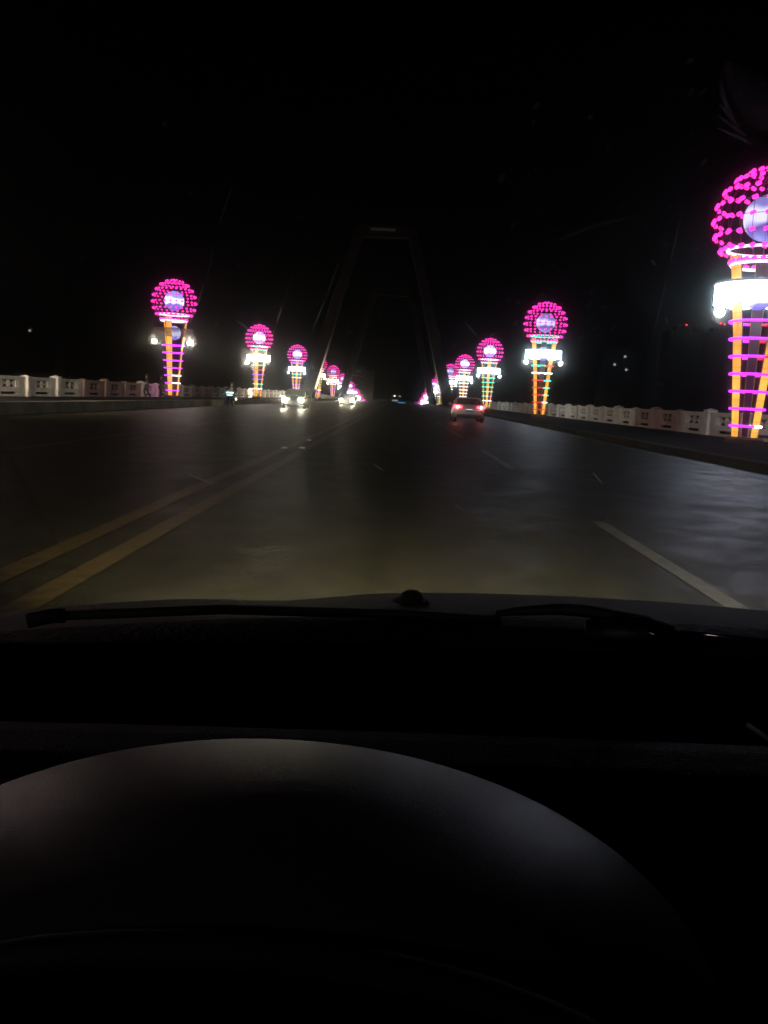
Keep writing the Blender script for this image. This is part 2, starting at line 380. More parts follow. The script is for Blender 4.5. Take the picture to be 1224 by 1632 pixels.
def make_lamp():
    root = empty('ornamental_lamp', (0, 0, 0))
    b = MB(); b.lathe([(.66, 0), (.66, .14), (.60, .22), (.42, .225)], 28); b.build('plinth', M['plinth'], root)
    for k in range(3):
        l = leg_mb(0, .12, 1).build('leg', M['lamp_red_metal'], root); l.rotation_euler = (0, 0, k*2*math.pi/3)
        s = leg_mb(.05, .13, 1.03).build('light_strip', M['strip'], l)
    for z, r in RINGS:
        b = MB(); b.tube(circle(r, z, 44), .055, 6, closed=True); b.build('ring', M['lamp_frame'], root, smooth=True)
    # drum: luminous band between two rims, with its inner face
    b = MB(); n = 48; vs = []
    for i in range(n):
        a = 2*math.pi*i/n; dip = .05*math.cos(6*a)
        for r, z in ((1.47, 4.97+dip), (1.52, 4.97+dip), (1.52, 5.62), (1.47, 5.62)): vs.append((r*math.cos(a), r*math.sin(a), z))
    b.add(vs, [(4*i+k, 4*i+(k+1) % 4, 4*((i+1) % n)+(k+1) % 4, 4*((i+1) % n)+k) for i in range(n) for k in range(4)])
    d = b.build('drum', M['drum'], root, smooth=False)
    b = MB(); b.tube(circle(1.54, 5.66, 48), .045, 6, closed=True); b.build('rim', M['lamp_frame'], d, smooth=True)
    b = MB()
    for k in range(3):
        a = k*2*math.pi/3; b.tube([(1.0*math.cos(a), 1.0*math.sin(a), 5.3), (1.5*math.cos(a), 1.5*math.sin(a), 5.3)], .04, 6)
    b.build('bracket', M['lamp_red_metal'], d)
    # floodlights under the drum
    for s in (-1, 1):
        b = MB(); b.lathe([(.05, 0), (.14, .05), (.17, .22), (.19, .30)], 16, axis='y'); b.tube([(0, .1, 0), (0, .1, .38)], .03, 6)
        fl = b.build('floodlight', M['black_metal'], root); fl.location = (s*1.36, .1, 4.72); fl.rotation_euler = (R(24), 0, R(180)+s*R(12))
        g = MB(); g.lathe([(.175, 0), (.165, .02), (.1, .04)], 16, c=(0, .302, 0), axis='y'); g.build('lens', M['flood'], fl)
    b = MB(); b.sphere((0, 0, 0), .58, 24, 14); o = b.build('lower_ball', M['ball'], root, smooth=True); o.location = (0, 0, 5.35)
    b = MB(); b.sphere((0, 0, 0), .80, 28, 18); o = b.build('inner_ball', M['ball'], root, smooth=True); o.location = (0, 0, ZC+.1)
    # globe: thin ribs and magenta LEDs in rows
    g = MB(); bl = MB(); rows = [R(-52+17*i) for i in range(9)]
    for k in range(24):
        a = 2*math.pi*k/24
        g.tube([((RS-.05)*math.cos(t)*math.cos(a), (RS-.05)*math.cos(t)*math.sin(a), (RS-.05)*math.sin(t)) for t in [R(-52+7.1*i) for i in range(20)]], .011, 4)
    for j, t in enumerate(rows):
        if math.cos(t) > .1: g.tube([((RS-.05)*math.cos(t)*math.cos(a), (RS-.05)*math.cos(t)*math.sin(a), (RS-.05)*math.sin(t)) for a in [2*math.pi*i/40 for i in range(40)]], .011, 4, closed=True)
        n = 24 if math.cos(t) > .55 else 12 if math.cos(t) > .3 else 4
        for k in range(n):
            a = 2*math.pi*k/n
            q = Vector((RS*math.cos(t)*math.cos(a), RS*math.cos(t)*math.sin(a), RS*math.sin(t)))
            e = Vector((-math.sin(a), math.cos(a), .35)).normalized()*(.068+.02*random.random()); rr = .068+.012*random.random()
            bl.tube([q-e*1.25, q-e, q, q+e, q+e*1.25], [rr*.45, rr*.9, rr*1.05, rr*.9, rr*.45], 7)
    nf = len(g.f); g.add(bl.v, bl.f)      # the ribs carry the LEDs: one wired net
    go = g.build('globe', M['lamp_frame'], root, smooth=True); go.location = (0, 0, ZC)
    go.data.materials.append(M['bulb'])
    for p in go.data.polygons[nf:]: p.material_index = 1
    return root
def setm(o, mat): o.material_slots[0].link = 'OBJECT'; o.material_slots[0].material = mat
proto = make_lamp()
#        side, Y, leg turn, ring colours low to high (7 below the drum, 2 above), drum, inner ball
ORD = ['nearest', 'second', 'third', 'fourth', 'fifth', 'sixth', 'seventh', 'eighth', 'ninth', 'tenth', 'eleventh', 'twelfth']
LEFT = [
 (-15.5, -85, 'M M M M M M M P P', 'drum_warm', 'ball', 'ornamental lamp with violet rings on the left pavement behind the viewer'),
 (28.5, -100, 'M M M M M M M P P', 'drum_warm', 'ball', ''),
 (72.5, -100, 'M MW MW M M M M P P', 'drum_off', 'ball', 'ornamental lamp with an unlit drum and violet rings, just right of the two people'),
 (116.5, -99, 'R W C V V R G G CW', 'drum_hot', 'ball_hot', 'ornamental lamp with glaring white drum, green upper rings, behind the scooter rider'),
 (160.5, -82, 'C R M V R W C V P', 'drum', 'ball_hot', 'ornamental lamp with a white drum, above the nearest oncoming headlights'),
 (205, -70, 'R M W G G G G W W', 'drum_warm', 'ball_soft', 'ornamental lamp with green rings, half hidden by the nearer left pylon leg'),
 (250, -95, 'C B V V V R W GW W', 'drum_warm', 'ball_soft', 'ornamental lamp with violet rings, inside the nearer left pylon leg'),
 (295, -60, 'C C W W V W W W W', 'drum', 'ball', 'ornamental lamp hidden behind the farther left pylon leg'),
 (340, -95, 'C C W W V W W W W', 'drum', 'ball_hot', 'ornamental lamp just right of the farther left pylon leg, over the white headlights'),
 (386, -80, 'C C W W B W W W W', 'drum', 'ball_hot', ''), (432, -95, 'C B W W B W W W W', 'drum', 'ball_hot', ''), (478, -70, 'C C W W W W W W W', 'drum', 'ball_hot', ''), (524, -95, 'C C W W W W W W W', 'drum', 'ball_hot', ''),
]
RIGHT = [
 (31.8, -172, 'MW M M M MR MR MR P P', 'drum', 'ball_soft', 'large nearest ornamental lamp with purple rings, cut by the right picture edge'),
 (75, -159, 'R RW RC RC RC W CR C C', 'drum', 'ball_soft', 'ornamental lamp with two amber legs and cyan and red rings, by the right pavement kerb'),
 (119.6, -96, 'G W CV C C C C C W', 'drum', 'ball_hot', 'ornamental lamp with teal rings and one amber leg, right of the silver car'),
 (164, -92, 'W W W W W W W W W', 'drum', 'ball_hot', 'ornamental lamp with all rings white, above the silver saloon car'),
 (209, -70, 'G G G G G W W W W', 'drum', 'ball_soft', 'ornamental lamp with green rings, mostly behind the nearer right pylon leg'),
 (254, -95, 'G G G W V W W G G', 'drum', 'ball_soft', 'ornamental lamp with green rings, seen between the two right pylon legs'),
 (298, -60, 'W W W W W W W W W', 'drum', 'ball', 'ornamental lamp hidden behind the farther right pylon leg'),
 (343, -95, 'C C W W W W W W W', 'drum', 'ball_hot', 'far ornamental lamp just left of the farther right pylon leg, tallest of that cluster'),
 (388, -80, 'C C W W W W W W W', 'drum', 'ball_hot', ''), (433, -95, 'C C W W W W W W W', 'drum', 'ball_hot', ''), (478, -70, 'C C W W W W W W W', 'drum', 'ball_hot', ''), (523, -95, 'C C W W W W W W W', 'drum', 'ball_hot', ''),
]
SD = {'left': {10: 'second', 11: 'third', 12: 'fourth', 9: 'first'}, 'right': {8: 'second', 9: 'third', 10: 'fourth', 11: 'last'}}
for side, rows, X in (('left', LEFT, -18.9), ('right', RIGHT, 12.25)):
    for i, (y, rot, rings, drum, ball, lab) in enumerate(rows):
        L = copy_tree(proto); L.location = (X+(.5 if (side, i) == ('right', 0) else 0), y, .215+zr(y)); L.rotation_euler = (0, 0, R(rot))
        if not lab:
            if y < 30: lab = 'ornamental lamp with violet rings, nearest of the left pavement, beyond the left picture edge'
            else: lab = f'{SD[side][i]} far ornamental lamp inside the {side} pylon legs, sinking beyond the road crest'
        tag(L, lab, 'street lamp', 'ornamental globe lamps along the bridge')
        codes = rings.split(); rk = 0
        for ch in sorted(L.children, key=lambda o: o.name):
            nm = ch.name.split('.')[0]
            if nm == 'ring':
                setm(ch, ring_mat(codes[rk])); rk += 1; ch.rotation_euler = (0, 0, -R(rot))
            elif nm == 'globe' and (side, i) == ('right', 0):
                ch.material_slots[1].link = 'OBJECT'; ch.material_slots[1].material = M['bulb_near']
            elif nm == 'drum': setm(ch, M[drum])
            elif nm == 'inner_ball': setm(ch, M[ball]); ch.rotation_euler = (0, 0, -R(rot))
            elif nm == 'lower_ball': setm(ch, M['ball']); ch.rotation_euler = (0, 0, -R(rot)); 
            elif nm == 'floodlight':      # they hang across the road axis, whatever way the legs are turned
                s = 1 if ch.location.x > 0 else -1
                v = Vector((s*1.36, -.1, 4.72)); v.rotate(Matrix.Rotation(-R(rot), 3, 'Z')); ch.location = v
                ch.rotation_euler = (R(-24), 0, R(180)+s*R(25)-R(rot))
                if (side, i) in (('left', 1), ('left', 3)) or (side, i, s) == ('left', 2, 1):
                    for g in ch.children: setm(g, M['flood_hot' if i > 1 else 'flood_far'])
                    if i == 1: ch.rotation_euler = (R(-6), 0, R(24)-R(rot))
                    elif i == 3 and s > 0:
                        ch.rotation_euler = (R(-18), 0, R(16)-R(rot))
                        for g in ch.children: setm(g, M['flood_far'])
                elif drum == 'drum':
                    for g in ch.children: setm(g, M['flood_white'])
for o in [proto]+list(proto.children_recursive): bpy.data.objects.remove(o)

# ---------------------------------------------------------------- two A-shaped pylons over the road, each leg washed by an uplight on its inner face
PXC = -2.95
PROF = [(-15, 13.8, 1.25), (0, 12.55, 1.0), (10, 9.9, .95), (20, 7.2, .9), (30, 4.3, .85)]
for PY, lab, ups in ((153, 'nearer dark A-shaped bridge pylon, the inner edges of its leaning legs lit warm', (700000, 130000)),
                     (236, 'farther dark A-shaped bridge pylon, framed between the legs of the nearer one', (60000, 30000))):
    PXC = -3.55 if PY < 200 else -2.95
    root = empty('bridge_pylon', (PXC, PY, zr(PY))); tag(root, lab, 'bridge pylon', 'pylons of the bridge')
    for s in (-1, 1):
        b = MB(); vs = []
        for z, x, hw in PROF:
            dp = 2.3-z*.035; vs += [(s*x-hw, -dp, z), (s*x+hw, -dp, z), (s*x+hw, dp, z), (s*x-hw, dp, z)]
        fs = [(0,3,2,1)]
        for i in range(4):
            for k in range(4): fs.append((4*i+k, 4*i+(k+1) % 4, 4*i+4+(k+1) % 4, 4*i+4+k))
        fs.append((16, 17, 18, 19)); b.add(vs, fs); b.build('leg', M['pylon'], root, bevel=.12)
        b = MB(); b.box(s*12.35-1.3, s*12.35+1.3, -2.7, 2.7, -.2, .4); b.build('footing', M['pylon'], root, bevel=.05)
        side = 'left' if s < 0 else 'right'
        up_ = empty('uplight', (PXC+s*(12.35-1.75), PY-.2, zr(PY)+.2 if s < 0 else zr(PY)+.2))
        tag(up_, f'small warm uplight at the inner foot of the {side} leg of the {"nearer" if PY < 200 else "farther"} pylon', 'floodlight', 'uplights at the pylon feet')
        h = MB(); h.lathe([(.08, 0), (.16, .06), (.18, .25), (.17, .26)], 14); h.build('housing', M['black_metal'], up_)
        h = MB(); h.lathe([(.15, .262), (.12, .28)], 14); h.build('lens', M['uplens'], up_)
        sp = bpy.data.lights.new('uplight_lamp', 'SPOT'); sp.energy = ups[0 if s < 0 else 1]; sp.color = (1, .78, .48); sp.spot_size = R(30); sp.spot_blend = 1; sp.shadow_soft_size = .12
        so = bpy.data.objects.new('uplight_lamp', sp); C.objects.link(so); so.parent = up_; so.location = (0, 0, .36)
        so.rotation_euler = (Vector((s*.06, .0, 1)).normalized()).to_track_quat('-Z', 'Y').to_euler()
    b = MB(); b.box(-4.2, 4.2, -1.0, 1.0, 28.4, 30.4); b.build('crossbeam', M['pylon'], root, bevel=.1)
    if PY < 200:
        b = MB(); b.box(-2.6, 1.6, -1.13, -1.03, 29.3, 29.8); b.build('beam_lamp', M['beam_lamp'], root)

# low kerb wall round the left pylon foot, catching the uplight
b = MB(); b.box(-.25, .25, -14, 20, 0, .55); o = b.build('low_wall', M['stone'], bevel=.05); o.location = (-13.6, 172, .2)
tag(o, 'low pale wall along the kerb by the left pylon leg', 'wall')

# ---------------------------------------------------------------- cars
def make_car(paint, label, front_on, rear_on):
    root = empty('car', (0, 0, 0)); tag(root, label, 'car')
    S = [(0.0, .74, .42, .80), (.05, .82, .34, .96), (.22, .89, .27, 1.03), (.7, .91, .22, 1.04), (1.3, .915, .2, .98), (2.3, .915, .19, .95),
         (3.2, .91, .2, .94), (3.75, .90, .22, .90), (4.3, .87, .25, .80), (4.6, .80, .30, .68), (4.70, .70, .38, .60)]
    b = MB(); vs = []; n = 12
    for y, w_, zb, zt in S:
        h = zt-zb
        half = [(w_*.80, zb), (w_*.96, zb+h*.10), (w_, zb+h*.35), (w_*.99, zb+h*.68), (w_*.93, zb+h*.92), (w_*.80, zt)]
        prof = half + [(-x, z) for x, z in half[::-1]]
        vs += [(x, y, z) for x, z in prof]
    fs = [tuple(range(n))]
    for i in range(len(S)-1):
        for k in range(n): fs.append((n*i+k, n*i+(k+1) % n, n*i+n+(k+1) % n, n*i+n+k))
    fs.append(tuple(range(n*(len(S)-1), n*len(S)))[::-1]); b.add(vs, fs)
    bo = b.build('body', paint, root, smooth=True, bevel=0)
    # glazed cabin
    def ringp(w_, y0, y1, z, r=.1): return [(-w_, y0+r, z), (-w_+r, y0, z), (w_-r, y0, z), (w_, y0+r, z), (w_, y1-r, z), (w_-r, y1, z), (-w_+r, y1, z), (-w_, y1-r, z)]
    b = MB(); rr = [ringp(.83, .55, 3.55, .95), ringp(.78, .80, 3.15, 1.15), ringp(.66, 1.20, 2.55, 1.38)]
    vs = sum(rr, []); fs = [(8*i+k, 8*i+(k+1) % 8, 8*i+8+(k+1) % 8, 8*i+8+k) for i in range(2) for k in range(8)] + [tuple(range(16, 24)), tuple(range(8))[::-1]]
    b.add(vs, fs); b.build('window', M['dark_glass'] if not front_on else M['dull_glass'], root)
    b = MB(); rr = [ringp(.675, 1.16, 2.6, 1.375), ringp(.66, 1.2, 2.55, 1.42), ringp(.54, 1.4, 2.35, 1.46)]
    vs = sum(rr, []); b.add(vs, fs); b.build('roof', paint, root, smooth=False)
    for s in (-1, 1):
        for p0, p1 in (((.80, .60, .95), (.64, 1.24, 1.40)), ((.80, 3.5, .95), (.64, 2.5, 1.40)), ((.83, 2.0, .97), (.672, 1.9, 1.40))):
            t = MB(); t.tube([(s*p0[0], p0[1], p0[2]), (s*(p0[0]*.45+p1[0]*.55+.03), (p0[1]+p1[1])/2, (p0[2]+p1[2])/2+.02), (s*p1[0], p1[1], p1[2])], .035, 6); t.build('pillar', paint, root)
        for y in (.95, 3.75):
            t = MB(); t.lathe([(.22, -.11), (.31, -.11), (.33, -.07), (.33, .07), (.31, .11), (.22, .11)], 24, axis='x')
            wv = t.build('wheel', M['rubber'], root, smooth=False); wv.location = (s*.80, y, .33)
            t = MB(); t.lathe([(.215, -.07), (.215, .07), (.06, .095)], 20, axis='x'); t.build('rim', M['rim'], wv)
        t = MB(); t.sphere((0, 0, 0), .1, 10, 6, (1.1, .6, .75)); t.tube([(0, 0, 0), (-s*.14, .02, -.03)], .025, 6)
        o = t.build('mirror', paint, root, smooth=True); o.location = (s*1.0, 2.95, 1.02)
        # tail lamp wrapping the corner
        t = MB(); t.add([(s*.44, -.02, .83), (s*.80, .03, .78), (s*.90, .22, .82), (s*.885, .22, .98), (s*.80, .04, .97), (s*.44, .00, .94)], [(0,1,4,5), (1,2,3,4)])
        k = t.build('taillight', rear_on, root); so = k.modifiers.new('thickness', 'SOLIDIFY'); so.thickness = .05; so.offset = 0
        t = MB(); t.add([(s*.40, 4.69, .58), (s*.72, 4.66, .56), (s*.86, 4.45, .62), (s*.84, 4.42, .74), (s*.70, 4.62, .71), (s*.42, 4.68, .66)], [(0,1,4,5), (1,2,3,4)])
        k = t.build('headlight', M['dark_glass'], root); so = k.modifiers.new('thickness', 'SOLIDIFY'); so.thickness = .05; so.offset = 0
        if front_on:
            t = MB(); t.sphere((0, 0, 0), .125, 16, 10, (1, .12, 1)); hb = t.build('bulb_lens', front_on, k, smooth=True); hb.location = (s*.62, 4.745, .66)
            t = MB(); t.lathe([(.15, -.12), (.15, .045), (.135, .045), (.13, -.02)], 18, axis='y', cap=False); hc = t.build('housing', M['rubber'], k); hc.location = (s*.62, 4.745, .66)  # shroud added to keep the lens light off the car body
    t = MB(); t.box(-.72, .72, -.03, .2, .30, .46); t.build('bumper', M['rubber'], root, bevel=.03)
    t = MB(); t.box(-.66, .66, 4.62, 4.74, .30, .50); t.build('grille', M['rubber'], root, bevel=.02)
    t = MB(); t.box(-.22, .22, -.045, -.015, .60, .72); t.build('number_plate', M['plate'], root, bevel=.005)
    t = MB(); t.box(-.30, .30, -.035, -.005, .765, .79); t.build('trim_bar', M['chrome'], root)
    return root
tail = emis('tail_lamp_red', (1, .03, .06), 12)
c = make_car(M['silver_paint'], 'silver saloon car seen from behind with red tail lamps lit', None, tail)
c.location = (4.2, 50.5, 0); c.rotation_euler = (0, 0, R(-1))
for s in (-1, 1):   # hot core of each tail lamp and the two lamps of the number plate
    tl = [o for o in c.children if o.name.startswith('taillight')][0 if s < 0 else 1]
    b = MB(); b.sphere((0, 0, 0), .06, 10, 8, (1, .4, 1)); o = b.build('brake_bulb', emis('brake_core', (1, .35, .3), 60), tl); o.location = (s*.68, -.03, .875)
b = MB(); b.box(-.18, .18, -.06, -.047, .735, .755); b.build('plate_lamp', emis('plate_lamp', (.9, .9, 1), 1.6, False), c)
head = emis('headlight_hot', (1, .92, .66), 480)
cars = [((-7.75, 64), 'oncoming dark car with two glaring headlights, the nearest oncoming car', 900),
        ((-5.9, 100), 'second oncoming dark car with headlights, right of the left pylon leg', 900),
        ((-8.6, 178), 'farthest oncoming car, its headlights near the crest of the road', 900)]
for i, ((x, y), lab, e) in enumerate(cars):
    k = make_car(M['dark_paint'], lab, head, M['lamp_red_metal']); k['group'] = 'oncoming cars with headlights on'
    k.location = (x, y+4.7, zr(y)); k.rotation_euler = (0, 0, R(180))

# small lamp glints of a car passing beside the silver saloon
# ---------------------------------------------------------------- people
def person(name, loc, rz, label, joints, clothes, hair_col, legs_col, skin=(.45, .28, .2)):
    """one skinned body; clothing and hair are children"""
    root_me = bpy.data.meshes.new(name)
    V = []; E = []; Rr = []
    idx = {}
    def v(n, p, r, par=None):
        idx[n] = len(V); V.append(p); Rr.append(r)
        if par: E.append((idx[par], idx[n]))
    J = joints
    v('pelvis', J['pelvis'], .13); v('waist', J['waist'], .115, 'pelvis'); v('chest', J['chest'], .145, 'waist'); v('neck', J['neck'], .055, 'chest')
    v('jaw', J['jaw'], .075, 'neck'); v('head', J['head'], .095, 'jaw'); v('top', J['top'], .06, 'head')
    for s in 'lr':
        v('sh'+s, J['sh'+s], .06, 'chest'); v('el'+s, J['el'+s], .043, 'sh'+s); v('wr'+s, J['wr'+s], .028, 'el'+s)
        wv, el = Vector(J['wr'+s]), Vector(J['el'+s]); d = (wv-el).normalized(); side = d.cross(Vector((0, 1, 0)))
        side = side.normalized() if side.length > .1 else Vector((1, 0, 0)); nrm = side.cross(d)
        palm = wv+d*.06; v('pa'+s, tuple(palm), .026, 'wr'+s)
        for q, ln in enumerate((.065, .075, .07, .055)):
            b0 = palm+nrm*((q-1.5)*.02)+d*.03; v(f'f{q}a{s}', tuple(b0), .009, 'pa'+s)
            v(f'f{q}b{s}', tuple(b0+d*ln*.6+side*.01), .008, f'f{q}a{s}'); v(f'f{q}c{s}', tuple(b0+d*ln+side*.03), .007, f'f{q}b{s}')
        t0 = wv+d*.03+nrm*-.035; v('tha'+s, tuple(t0), .011, 'pa'+s); v('thb'+s, tuple(t0+d*.04+side*.015), .009, 'tha'+s)
        v('hi'+s, J['hi'+s], .085, 'pelvis'); v('kn'+s, J['kn'+s], .06, 'hi'+s); v('an'+s, J['an'+s], .04, 'kn'+s); v('to'+s, J['to'+s], .035, 'an'+s)
    root_me.from_pydata(V, E, [])
    o = bpy.data.objects.new(name, root_me); C.objects.link(o); o.location = loc; o.rotation_euler = (0, 0, rz)
    sk = o.modifiers.new('skin', 'SKIN'); sk.use_smooth_shade = True
    for i, r in enumerate(Rr):
        root_me.skin_vertices[0].data[i].radius = (r, r)
    root_me.skin_vertices[0].data[0].use_root = True
    ss = o.modifiers.new('subdivision', 'SUBSURF'); ss.levels = 1; ss.render_levels = 2
    root_me.materials.append(pbr(name+'_skin', skin, .6))
    # clothes: slightly larger skins over torso+arms and hips+legs
    def garment(gname, chain, mat, parent=o):
        me = bpy.data.meshes.new(gname); ks = list(chain.keys()); pos = [J[k] if k in J else chain[k][2] for k in ks]
        ed = [(ks.index(chain[k][1]), i) for i, k in enumerate(ks) if chain[k][1]]
        me.from_pydata(pos, ed, []); g = bpy.data.objects.new(gname, me); C.objects.link(g); g.parent = parent
        mm = g.modifiers.new('skin', 'SKIN'); mm.use_smooth_shade = True
        for i, k in enumerate(ks): me.skin_vertices[0].data[i].radius = (chain[k][0], chain[k][0])
        me.skin_vertices[0].data[0].use_root = True
        q = g.modifiers.new('subdivision', 'SUBSURF'); q.levels = 1; q.render_levels = 2; me.materials.append(mat); return g
    garment('jacket', {'waist': (.15, None), 'chest': (.18, 'waist'), 'neck': (.075, 'chest'), 'shl': (.085, 'chest'), 'ell': (.065, 'shl'), 'wrl': (.042, 'ell'),
                       'shr': (.085, 'chest'), 'elr': (.065, 'shr'), 'wrr': (.042, 'elr')}, pbr(name+'_jacket', clothes, .8))
    garment('trousers', {'pelvis': (.155, None), 'hil': (.11, 'pelvis'), 'knl': (.085, 'hil'), 'anl': (.06, 'knl'), 'hir': (.11, 'pelvis'), 'knr': (.085, 'hir'), 'anr': (.06, 'knr')},
            pbr(name+'_trousers', legs_col, .85))
    for s in 'lr':
        a, t = Vector(J['an'+s]), Vector(J['to'+s]); b = MB()
        b.tube([a+Vector((0, 0, .05)), a+Vector((0, 0, -.02)), (a+t)/2+Vector((0, 0, -.01)), t], [.055, .06, .055, .04], 8); b.build('shoe', M['rubber'], o, smooth=True)
    h = Vector(J['head']); b = MB(); b.sphere((h.x, h.y+.018, h.z+.035), .112, 14, 10, (.88, .98, 1)); b.build('hair', pbr(name+'_hair', hair_col, .6), o, smooth=True)
    # face towards -y: nose, mouth, eyes, ears
    b = MB(); b.add([(h.x-.014, h.y-.088, h.z-.025), (h.x+.014, h.y-.088, h.z-.025), (h.x, h.y-.112, h.z-.022), (h.x, h.y-.088, h.z+.015)], [(0,1,2), (1,3,2), (3,0,2), (0,3,1)])
    b.sphere((h.x-.088, h.y, h.z-.01), .022, 6, 4, (.5, 1, 1.4)); b.sphere((h.x+.088, h.y, h.z-.01), .022, 6, 4, (.5, 1, 1.4)); b.build('face', root_me.materials[0], o)
    b = MB(); b.sphere((h.x-.033, h.y-.084, h.z+.008), .013, 8, 6); b.sphere((h.x+.033, h.y-.084, h.z+.008), .013, 8, 6); b.box(h.x-.025, h.x+.025, h.y-.092, h.y-.08, h.z-.058, h.z-.05)
    b.build('eyes_and_mouth', M['rubber'], o)
    tag(o, label, 'person'); return o
def standing(stride=.12, arm=.05):
    return dict(pelvis=(0,0,.93), waist=(0,0,1.08), chest=(0,-.01,1.32), neck=(0,0,1.49), jaw=(0,-.02,1.56), head=(0,-.01,1.635), top=(0,0,1.70),
        shl=(-.19,0,1.42), ell=(-.25,.03,1.15), wrl=(-.24,-.06,.92), shr=(.19,0,1.42), elr=(.25,.04+arm,1.15), wrr=(.25,-.02+arm,.91),
        hil=(-.10,0,.88), knl=(-.11,-stride*.7,.50), anl=(-.11,-stride*.2,.09), tol=(-.12,-stride*.2-.17,.04),
        hir=(.10,0,.88), knr=(.11,stride*.2,.50), anr=(.11,stride,.10), tor=(.12,stride-.16,.04))
person('person', (-18.75, 64.5, .215), R(-70), 'person in dark clothes on the left pavement, left of the pair by the balustrade', standing(.25), (.03, .03, .035), (.01, .01, .01), (.02, .02, .025))['group'] = 'two people on the left pavement'
person('person', (-18.0, 65.6, .215), R(100), 'person in dark clothes on the left pavement, right of the pair, nearer the lamp', standing(.1, -.05), (.045, .03, .03), (.01, .01, .01), (.02, .02, .02))['group'] = 'two people on the left pavement'

# ---------------------------------------------------------------- motor scooter and its rider, coming towards us by the left kerb
sx, sy = -11.35, 59.0
root = empty('motor_scooter', (sx, sy, 0)); tag(root, 'oncoming motor scooter with a cyan-white front light bar by the left kerb', 'motor scooter')
for y in (-.62, .62):
    b = MB(); b.lathe([(.13, -.05), (.21, -.05), (.235, 0), (.21, .05), (.13, .05)], 22, axis='x'); wv = b.build('wheel', M['rubber'], root); wv.location = (0, y, .235)
    b = MB(); b.lathe([(.132, -.03), (.132, .03), (.03, .05)], 14, axis='x'); b.build('rim', M['rim'], wv)
b = MB()
def lo(u, v_):   # leg shield and floor
    x = (u-.5)*.52*(1-.35*abs(v_-.45)); return (x, -.42+.10*(2*u-1)**2-.12*v_, .32+.62*v_)
b.grid(lo, 8, 6); o = b.build('leg_shield', M['dark_paint'], root, smooth=True); k = o.modifiers.new('thickness', 'SOLIDIFY'); k.thickness = .03
b = MB(); b.box(-.16, .16, -.4, .2, .27, .34); b.tube([(0, .1, .3), (0, .4, .42), (0, .78, .52)], [.14, .17, .08], 10); b.build('body', M['dark_paint'], root, smooth=False, bevel=.02)
b = MB(); b.tube([(0, .02, .70), (0, .3, .74), (0, .72, .74)], [.12, .15, .10], 10, flat=1.0); b.build('seat', M['rubber'], root, smooth=True)
b = MB(); b.tube([(0, .15, .4), (0, .2, .66)], .13, 8); b.build('seat_post', M['dark_paint'], root)
b = MB(); b.tube([(-.34, -.38, 1.0), (-.12, -.50, .98), (.12, -.50, .98), (.34, -.38, 1.0)], .022, 8); b.tube([(0, -.62, .25), (0, -.50, .97)], .03, 8); b.build('handlebar', M['black_metal'], root)
b = MB()
for z, w_, hh in ((.96, .26, .05), (.80, .20, .035)): b.box(-w_, w_, -.60, -.55, z-hh, z+hh)
b.build('headlight', emis('cyan_front_light', (.62, 1, 1), 1.9, False), root, bevel=.02)
for s in (-1, 1):
    b = MB(); b.tube([(s*.25, -.44, 1.0), (s*.33, -.42, 1.18)], .012, 6); b.sphere((s*.34, -.42, 1.22), .055, 10, 6, (1.2, .4, .8)); b.build('mirror', M['black_metal'], root)
b = MB(); b.sphere((0, 0, 0), .05, 8, 6); o = b.build('indicator', emis('amber_indicator', (1, .9, .55), 20, False), root); o.location = (.42, -.5, .55)
J = dict(pelvis=(0,.22,.86), waist=(0,.20,1.0), chest=(0,.10,1.22), neck=(0,.06,1.39), jaw=(0,.03,1.46), head=(0,.03,1.53), top=(0,.05,1.60),
         shl=(-.19,.08,1.32), ell=(-.32,-.08,1.12), wrl=(-.32,-.30,1.02), shr=(.19,.08,1.32), elr=(.32,-.08,1.12), wrr=(.32,-.30,1.02),
         hil=(-.11,.18,.84), knl=(-.16,-.22,.78), anl=(-.13,-.24,.40), tol=(-.13,-.38,.37), hir=(.11,.18,.84), knr=(.16,-.22,.78), anr=(.13,-.24,.40), tor=(.13,-.38,.37))
person('person', (sx, sy, 0), 0, 'rider in dark clothes sitting on the motor scooter by the left kerb', J, (.02, .025, .03), (.01, .01, .01), (.02, .02, .02))

# ---------------------------------------------------------------- far things
def spot_light(mat): return mat
win = emis('lit_window', (1, .95, .8), .38, False); redl = emis('red_obstruction', (1, .03, .03), 9, False)
dark_wall = pbr('far_wall', (.002, .002, .002), .95, spec=.1)
def tower(x, y, wd, h, label, reds=(), wins=()):
    root = empty('tower_block', (x, y, -13)); tag(root, label, 'building', 'dark tower blocks on the far bank')
    H = h+13
    b = MB(); b.box(-wd/2, wd/2, -9, 9, 0, H); b.box(-wd/4, wd/4, -4, 4, H, H+3); b.build('wall', dark_wall, root)
    b = MB()
    for fl in range(3, int(H/3.2)):
        b.box(-wd/2-.12, wd/2+.12, -9.12, -9.0, fl*3.2, fl*3.2+.25)
    b.build('balcony_band', pbr('band', (.003, .003, .003), .9, spec=.1), root)
    for dx, dz in reds:
        b = MB(); b.tube([(dx, -8, H-1), (dx, -8, dz+13)], .12, 6); b.build('mast', M['black_metal'], root)
        b = MB(); b.sphere((dx, -8, dz+13.4), .42, 8, 6); b.build('obstruction_lamp', redl, root)
    for dx, dz in wins:
        f = MB(); f.box(dx-1.0, dx+1.0, -9.16, -9.02, dz+13-.8, dz+13+.8); fr = f.build('window', M['black_metal'], root)
        f = MB(); f.box(dx-.75, dx+.75, -9.22, -9.165, dz+13-.6, dz+13+.6); f.build('pane', win, fr)
tower(191, 600, 22, 56, 'dark tower block far right with one red light on its roof mast', reds=((0, 59.4),))
tower(215, 600, 18, 56, 'dark tower block far right with two red lights on its roof masts', reds=((-1.5, 61.5), (1.3, 61)))
